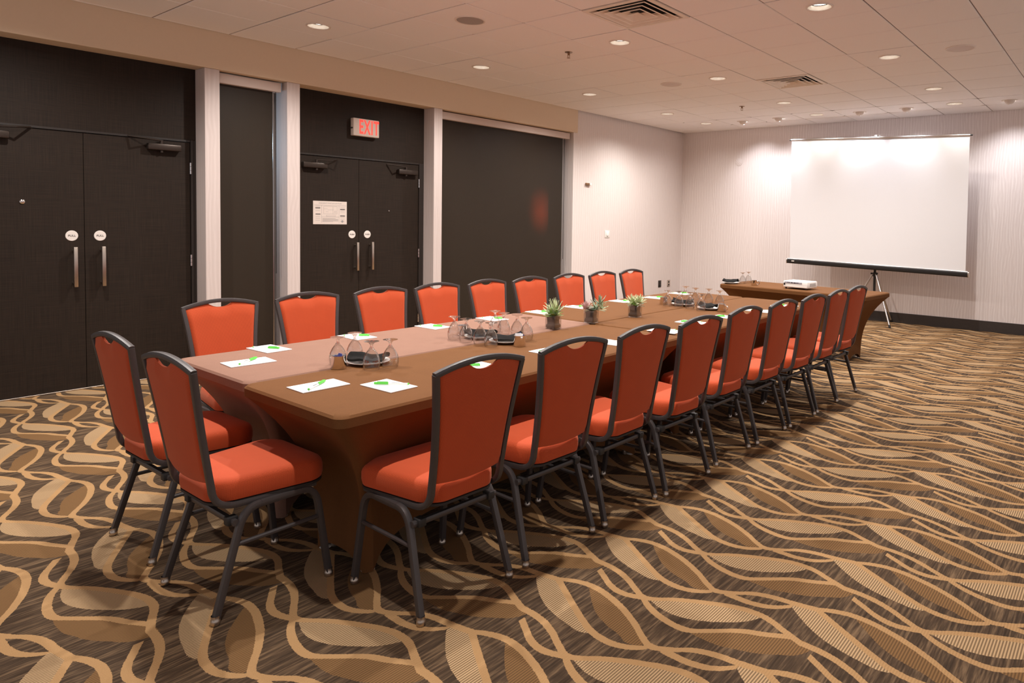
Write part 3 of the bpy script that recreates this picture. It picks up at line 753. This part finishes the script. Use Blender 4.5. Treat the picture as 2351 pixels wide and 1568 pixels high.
# ------------------------------------------------------------------ notepads and pens
pad_me = MB().box((-.0675, -.104, 0), (.0675, .104, .004), .0008).mesh('notepad', M['paper'], False)
pad_hd = MB().box((-.05, .086, .0041), (-.02, .090, .0043)).mesh('letterhead', M['greyink'], False)
pen_b = MB().tube([(0, -.07, .0052), (0, .02, .0052)], .0040, 10).mesh('barrel', M['penw'])
pen_c = MB().tube([(0, .012, .0062), (0, .068, .0062), (0, .072, .0062)], .0052, 10).box((-.0018, .014, .011), (.0018, .06, .0135)).mesh('cap', M['green'])
pen_e = MB().tube([(0, -.075, .0052), (0, -.07, .0052)], .0042, 10).mesh('end_plug', M['green'])
pen_t = MB().box((-.0014, -.035, .0099), (.0014, .0, .0103)).mesh('print', M['ink'], False)
def pad(x, y, rz, where, prz):
    z = TZ+.0006
    p = thing('notepad', 'white notepad '+where, 'notepad', (x, y, z), rz, 'notepads'); link('sheets', pad_me, p); link('letterhead', pad_hd, p)
    q = thing('pen', 'green-capped pen '+where.replace('in front of', 'by'), 'pen', (x+random.uniform(-.01, .01), y+random.uniform(-.015, .015), z+.0043), prz, 'pens on the notepads')
    for nm, me in (('barrel', pen_b), ('cap', pen_c), ('end_plug', pen_e), ('print', pen_t)): link(nm, me, q)
pad(.061, -3.125, R(-4), 'at the near end, in front of the end chair nearer the doors', R(35.6))
pad(.736, -3.150, R(-1), 'at the near end, in front of the end chair closest to the camera', R(35.4))
LP = [(-.197,-2.90),(-.199,-2.378),(-.185,-1.836),(-.173,-1.326),(-.165,-.833),(-.165,-.387),(-.15,.202),(-.10,.66),(-.125,1.16)]
RP = [(.95,-2.958),(.955,-2.44),(.96,-1.95),(1.0,-1.49),(1.02,-.905),(.955,-.455),(1.0,-.02),(1.03,.50),(1.04,.98)]
for i, (x, y) in enumerate(LP): pad(x, y, PI/2+R(random.uniform(-4, 4)), 'on the doors side, %s from the near end' % ORD[i], R(random.uniform(-64, -44)))
for i, (x, y) in enumerate(RP): pad(x, y, -PI/2+R(random.uniform(-4, 4)), 'on the open carpet side, %s from the near end' % ORD[i], R(random.uniform(118, 138) if i else 128))

# ------------------------------------------------------------------ glasses, plates, napkins, cups
gprof = [(.0345, .0), (.0375, .012), (.0398, .028), (.0388, .044), (.0345, .060), (.0275, .075), (.0195, .088), (.0120, .098), (.0075, .105), (.0062, .111), (.0070, .116), (.0105, .122), (.020, .128), (.0335, .1315), (.0345, .1330)]
ginn = [(.0335, .0004), (.0363, .012), (.0386, .028), (.0376, .044), (.0333, .060), (.0262, .075), (.0178, .087), (.008, .0945), (.0005, .096)]
bowl_me = MB().lathe(gprof[:8], 28).lathe(ginn, 28).lathe([(.0345, 0), (.0335, .0004)], 28).mesh('bowl', M['glass'])
stem_me = MB().lathe(gprof[7:12], 20).mesh('stem', M['solidglass'])
foot_me = MB().lathe(gprof[11:], 28).lathe([(.0345, .133), (.02, .1318), (.0005, .130)], 28).mesh('foot', M['solidglass'])
def goblet(x, y, label, z=TZ+.001):
    t = thing('goblet', label, 'glass', (x, y, z), random.uniform(0, 6), 'upturned goblets')
    link('bowl', bowl_me, t); link('stem', stem_me, t); link('foot', foot_me, t)
pl_me = MB().lathe([(.0005, .004), (.055, .004), (.066, .007), (.098, .016), (.1005, .0165), (.1, .0145), (.068, .004), (.05, 0), (.0005, 0)], 40).mesh('plate', M['plate'])
def plate(x, y, label, nlabel, seed, rz, z=TZ+.001):
    o = tag(link('plate', pl_me, None, (x, y, z)), label, 'plate', 'plates under the napkins')
    rnd = random.Random(seed); nx, ny = 22, 12; L_, W_ = .175, .115; mb = MB(); vs_ = []; fs = []
    ph = [rnd.uniform(0, 6) for _ in range(6)]
    def hgt(u, v):
        fold = .010*(1-v*v)+.012*math.exp(-((v-.25*math.sin(u*2+ph[0]))/.35)**2)
        return .012+fold+.004*math.sin(u*3.5+ph[1]+v*1.5)+.003*math.sin(v*6+ph[2]+u*2)+.0008*math.sin(u*9+v*5+ph[3])
    for i in range(nx+1):
        for j in range(ny+1):
            u = -1+2*i/nx; v = -1+2*j/ny
            vs_.append((u*L_/2*(1+.04*math.sin(v*5+ph[4])), v*W_/2*(1+.12*math.sin(u*4+ph[5])), max(.006, hgt(u, v))+.010*abs(u)**3))
    n1 = (nx+1)*(ny+1)
    vs_ += [(a*.97, b*.95, max(.002, c-.012)) for a, b, c in vs_]
    for i in range(nx):
        for j in range(ny):
            a = i*(ny+1)+j; q = (a, a+ny+1, a+ny+2, a+1); fs.append(q); fs.append(tuple(n1+k for k in reversed(q)))
    for i in range(nx):
        for j in (0, ny):
            a = i*(ny+1)+j; fs.append((a, a+ny+1, n1+a+ny+1, n1+a))
    for j in range(ny):
        for i in (0, nx):
            a = i*(ny+1)+j; fs.append((a, a+1, n1+a+1, n1+a))
    mb.add(vs_, fs)
    tag(mb.obj('napkin', M['napkin'], None, True, (x, y, z+.0155), rz), nlabel, 'napkin', 'black napkins on plates')
cup_me = MB().lathe([(.0005, .003), (.030, .003), (.034, 0), (.0355, .003), (.0315, .056), (.033, .061), (.031, .061), (.0295, .056), (.033, .006), (.0005, .005)], 28).mesh('body', M['chrome'])
hd_me = MB().tube(bez((.033, 0, .050), (.066, 0, .056), (.060, 0, .028), 6)+bez((.060, 0, .028), (.054, 0, .012), (.033, 0, .014), 5)[1:], .004, 8, upv=(0, 1, 0)).mesh('handle', M['chrome'])
def cup(x, y, label, sugar=False, rz=-.6, z=TZ+.001):
    t = thing('steel_cup', label, 'cup', (x, y, z), rz, 'polished steel cups'); link('body', cup_me, t)
    if sugar:
        for k, (lb, mt) in enumerate(sugar):
            a = k*2.1
            s_ = thing('sugar_packet', lb, 'packet', (x+.012*math.cos(a), y+.012*math.sin(a), z+.030), a, 'sugar packets')
            MB().box((-.013, -.0015, 0), (.013, .0015, .042)).obj('sachet', M[mt], s_, False)
    else: link('handle', hd_me, t)
def cluster(pts, where):
    C = Vector((3.417, -4.672)); 
    srt = sorted(pts, key=lambda p: -math.atan2(p[1]-C.y, p[0]-C.x))
    for i, (x, y) in enumerate(srt): goblet(x, y, 'upturned stemmed glass %s, %s from the left' % (where, (ORD+['tenth'])[i]))
cluster([(.403,-2.864),(.358,-2.745),(.619,-2.822),(.640,-2.735)], 'in the near group')
plate(.495, -2.757, 'white plate under a black napkin in the near glass group', 'black folded napkin in the near glass group', 3, R(40))
cup(.487, -2.909, 'steel cup beside the near group of glasses', [('blue sweetener packet in the cup of the near glass group', 'bluep')])
cluster([(.262,-2.032),(.375,-2.040),(.497,-2.041),(.592,-2.045),(.245,-1.69),(.350,-1.715),(.465,-1.715),(.594,-1.765)], 'in the middle group')
plate(.345, -1.895, 'white plate under a black napkin at the left of the middle glass group', 'black napkin at the left of the middle glass group', 4, R(30))
plate(.565, -1.90, 'white plate under a black napkin at the right of the middle glass group', 'black crumpled napkin at the right of the middle glass group', 5, R(60))
cup(.70, -1.93, 'steel cup holding sugar packets by the middle group', [('white sugar packet on the right in the middle group cup', 'sugar'), ('blue sweetener packet in the middle group cup', 'bluep'), ('white sugar packet on the left in the middle group cup', 'sugar')])
cup(.195, -1.91, 'steel cup behind the left glasses of the middle group')
cluster([(.311,.23),(.42,.237),(.228,.66),(.542,.213),(.367,.60),(.673,.165),(.49,.62),(.635,.55)], 'in the far group')
plate(.375, .375, 'white plate under a black napkin at the left of the far glass group', 'black napkin at the left of the far glass group', 6, R(20))
plate(.675, .30, 'white plate under a black napkin at the right of the far glass group', 'black napkin at the right of the far glass group', 7, R(-10))
cup(.815, .25, 'steel handled cup at the right of the far group', False, -.2)
cup(.215, .32, 'steel cup behind the left glasses of the far group')
SZ = TZ-.005
goblet(-.235, 2.744, 'upturned glass on the side table, nearer its front edge', SZ); goblet(-.235, 2.90, 'upturned glass on the side table, farther back', SZ)
plate(-.345, 2.66, 'white plate under a napkin on the side table', 'dark folded napkin on the side table', 8, R(10), SZ)
cup(-.035, 2.64, 'steel cup on the side table', False, .3, SZ)

# ------------------------------------------------------------------ succulents in square glass vases
def leaf_mesh(nm, L_, W_, mat, th=.003, curl=.25):
    mb = MB(); n = 6; rs = []
    for i in range(n+1):
        t_ = i/n; w = W_*math.sin(PI*min(1, .12+.88*t_)**.8)*.5+.0006; z = L_*t_; y = curl*L_*t_*t_
        rs.append([(-w, y, z), (0, y-th, z), (w, y, z), (0, y+th*.6, z)])
    return mb.rings(rs).mesh(nm, mat)
def plant(loc, label, spec, seed, rz):
    t = thing('succulent', label, 'potted plant', loc, rz, 'succulents in glass vases'); rnd = random.Random(seed)
    s_ = .041; hgt = .090
    o = rrect(-s_, s_, -s_, s_, .008, 4); i_ = rrect(-s_+.003, s_-.003, -s_+.003, s_-.003, .006, 4)
    MB().rings([[(x, y, 0) for x, y in o], [(x, y, hgt) for x, y in o], [(x, y, hgt) for x, y in i_], [(x, y, .004) for x, y in i_]]).obj('vase', M['glass'], t)
    rs = []
    for z, k in ((.0045, .80), (.012, .95), (.026, .93), (.033, .80), (.05, .76), (.068, .82), (.078, .84), (.083, .7), (.086, .3)):
        rs.append([(x*k*(1+rnd.uniform(-.05, .05)), y*k*(1+rnd.uniform(-.05, .05)), z) for x, y in i_])
    MB().rings(rs).obj('soil', M['soil'], t)
    for (cx, cy, cz, num, L_, W_, mat, spread, curl) in spec:
        me = leaf_mesh('leaf', L_, W_, mat, .0025, curl)
        for k in range(num):
            ring = k/num; a = k*2.399; el = spread[0]+(spread[1]-spread[0])*ring
            m = Matrix.Translation((cx, cy, cz)) @ Matrix.Rotation(a, 4, 'Z') @ Matrix.Rotation(-R(el)+R(rnd.uniform(-6, 6)), 4, 'X') @ Matrix.Scale(1-.25*ring*0+rnd.uniform(-.15, .12), 4)
            lf = link('leaf', me, t); lf.matrix_local = m
    return t
PZ = TZ+.001
plant((.419, -1.335, PZ), 'bushy green succulent in a square glass vase, nearest the camera',
      [(0, 0, .075, 20, .080, .036, M['leafg'], (20, 82), .1), (.006, .012, .10, 20, .095, .013, M['leafp'], (4, 62), .05), (-.016, 0, .09, 16, .078, .014, M['leafp'], (25, 85), .05), (.018, -.01, .09, 10, .07, .013, M['leafs'], (20, 80), .05)], 1, R(8))
plant((.434, -.956, PZ), 'succulent with a pinkish rosette in a square glass vase, middle of three',
      [(-.032, -.016, .092, 26, .058, .021, M['leafr'], (15, 88), -.2), (.026, .016, .092, 16, .075, .015, M['leafs'], (25, 98), .05), (.052, .032, .128, 12, .070, .013, M['leafs'], (0, 80), .0), (.0, .0, .085, 12, .062, .018, M['leafs'], (50, 98), .0), (.06, .04, .095, 8, .055, .012, M['leafp'], (20, 100), .0)], 2, R(10))
plant((.491, -.504, PZ), 'pale spiky succulent in a square glass vase, farthest of three',
      [(-.024, 0, .097, 28, .072, .014, M['leafp'], (5, 88), .05), (.030, .008, .104, 26, .068, .013, M['leafp'], (5, 88), .05), (.005, -.024, .086, 16, .044, .015, M['leafg'], (15, 85), .05), (0, 0, .085, 12, .072, .016, M['leafs'], (70, 98), .0)], 3, R(5))
# ------------------------------------------------------------------ projector on the side table
t = thing('projector', 'white projector on the side table, connection panel facing the room', 'projector', (.495, 2.685, SZ), R(-6))
MB().box((-.148, -.105, .016), (.148, .125, .088), .010).obj('body', M['white'], t)
MB().box((-.140, -.1075, .020), (.140, -.1052, .036), .001).obj('lower_vent', M['trimw'], t)
MB().box((-.130, -.1072, .060), (.082, -.1052, .080), .001).obj('port_panel', plain('port_grey', srgb(168, 164, 172), .5), t)
for a, b in ((-.098, .008), (-.080, .012), (-.052, .024), (-.018, .024), (.012, .008), (.028, .010)):
    MB().box((a, -.1085, .066), (a+b, -.1074, .074)).obj('port', M['black'], t, False)
MB().box((-.140, -.1085, .040), (-.122, -.1055, .064), .001).obj('power_inlet', M['black'], t)
MB().box((-.115, -.1062, .030), (-.08, -.1055, .034)).obj('type_plate', M['greyink'], t, False)
for k in range(8): MB().box((.1482, -.05+k*.018, .035), (.1492, -.04+k*.018, .070)).obj('side_slot', M['greyink'], t, False)
MB().lathe([(.035, .088), (.036, .091), (.03, .0925), (.0005, .0925)], 24, (-.03, .04, 0)).obj('button_pad', M['trimw'], t)
for x, y in ((-.12, -.085), (.12, -.085), (0, .10)): MB().lathe([(.010, 0), (.010, .018)], 12, (x, y, 0), True, True).obj('foot', M['black'], t)
MB().tube([(-.07, .124, .05), (-.07, .140, .05)], .03, 20).obj('lens_barrel', M['black'], t)

# ------------------------------------------------------------------ projection screen on its tripod
t = thing('projection_screen', 'white tripod projection screen standing before the back wall', 'projection screen', (.45, 5.66, 0))
SY = -.155
tl, trr, bl, br = Vector((-1.275, SY, 2.735)), Vector((1.205, SY, 2.662)), Vector((-1.250, SY, .905)), Vector((1.222, SY, .848))
n = 24; rows = 10; vs_ = []; fs = []
for i in range(n+1):
    for j in range(rows+1):
        u = i/n; v = j/rows; p = (tl*(1-u)+trr*u)*(1-v)+(bl*(1-u)+br*u)*v
        vs_.append((p.x, p.y+.006*math.sin(PI*u)*math.sin(PI*v)+.004*math.sin(u*9)*v*(1-v), p.z))
nn = len(vs_); vs_ += [(x, y+.0012, z) for x, y, z in vs_]
for i in range(n):
    for j in range(rows):
        a = i*(rows+1)+j; q = (a, a+1, a+rows+2, a+rows+1); fs.append(q); fs.append(tuple(nn+k for k in reversed(q)))
MB().add(vs_, fs).obj('screen_fabric', M['screen'], t)
MB().tube([tl+Vector((-.005, 0, .012)), trr+Vector((.005, 0, .012))], .018, 12).obj('top_rod', M['alu'], t)
for p, s_ in ((tl, -1), (trr, 1)): MB().tube([p+Vector((s_*.004, 0, .012)), p+Vector((s_*.034, 0, .012))], .011, 10).obj('end_cap', M['black'], t)
a = bl+Vector((-.035, .01, -.035)); b = br+Vector((.03, .01, -.035))
MB().tube([a, b], .036, 16, square=4).obj('case', M['black'], t)
MB().tube([a+Vector((.004, -.012, .034)), b+Vector((-.004, -.012, .034))], .013, 10).obj('slot_rail', M['alu'], t)
for p in (a, b):
    s_ = -1 if p is a else 1
    MB().tube([p, p+Vector((s_*.012, 0, 0))], .038, 16, square=4).obj('case_cap', M['steel'], t)
MB().box((a.x+.075, a.y-.0392, a.z-.004), (a.x+.118, a.y-.0372, a.z+.010)).obj('maker_plate', M['disc'], t, False)
MB().tube([(0, 0, .42), (0, 0, 1.60)], .017, 10, square=5).obj('pole', M['black'], t)
MB().tube([(0, .0, 1.60), (0, .0, 2.76)], .012, 10, square=5).obj('extension_pole', M['alu'], t)
MB().tube([(0, .0, 2.74), (0, -.10, 2.745), (0, -.155, 2.735), (0, -.165, 2.715)], .008, 8).box((-.03, -.16, 2.72), (.012, -.12, 2.745), .004).obj('top_hook', M['alu'], t)
MB().box((-.035, -.13, .83), (.035, .02, .862), .005).obj('case_bracket', M['black'], t)
MB().lathe([(.026, .70), (.030, .705), (.030, .755), (.026, .76)], 16, cap0=True, cap1=True).obj('collar', M['black'], t)
for an in (-40, 66, 187):
    dx, dy = math.cos(R(an)), math.sin(R(an))
    lg = MB().tube([(dx*.03, dy*.03, .735), (dx*.395, dy*.395, .02)], .0125, 10).obj('leg', M['alu'], t)
    MB().tube([(dx*.385, dy*.385, .04), (dx*.40, dy*.40, .004)], .016, 10).obj('foot_tip', M['black'], lg)
    MB().tube([(dx*.012, dy*.012, .45), (dx*.16, dy*.16, .465)], .005, 6).obj('brace', M['alu'], lg)
    MB().lathe([(.013, -.012), (.016, 0), (.013, .012)], 12, (dx*.045, dy*.045, .742), True, True).obj('knob', M['black'], lg)
MB().lathe([(.03, .40), (.032, .43), (.02, .47)], 14, cap0=True, cap1=True).obj('spreader', M['black'], t)
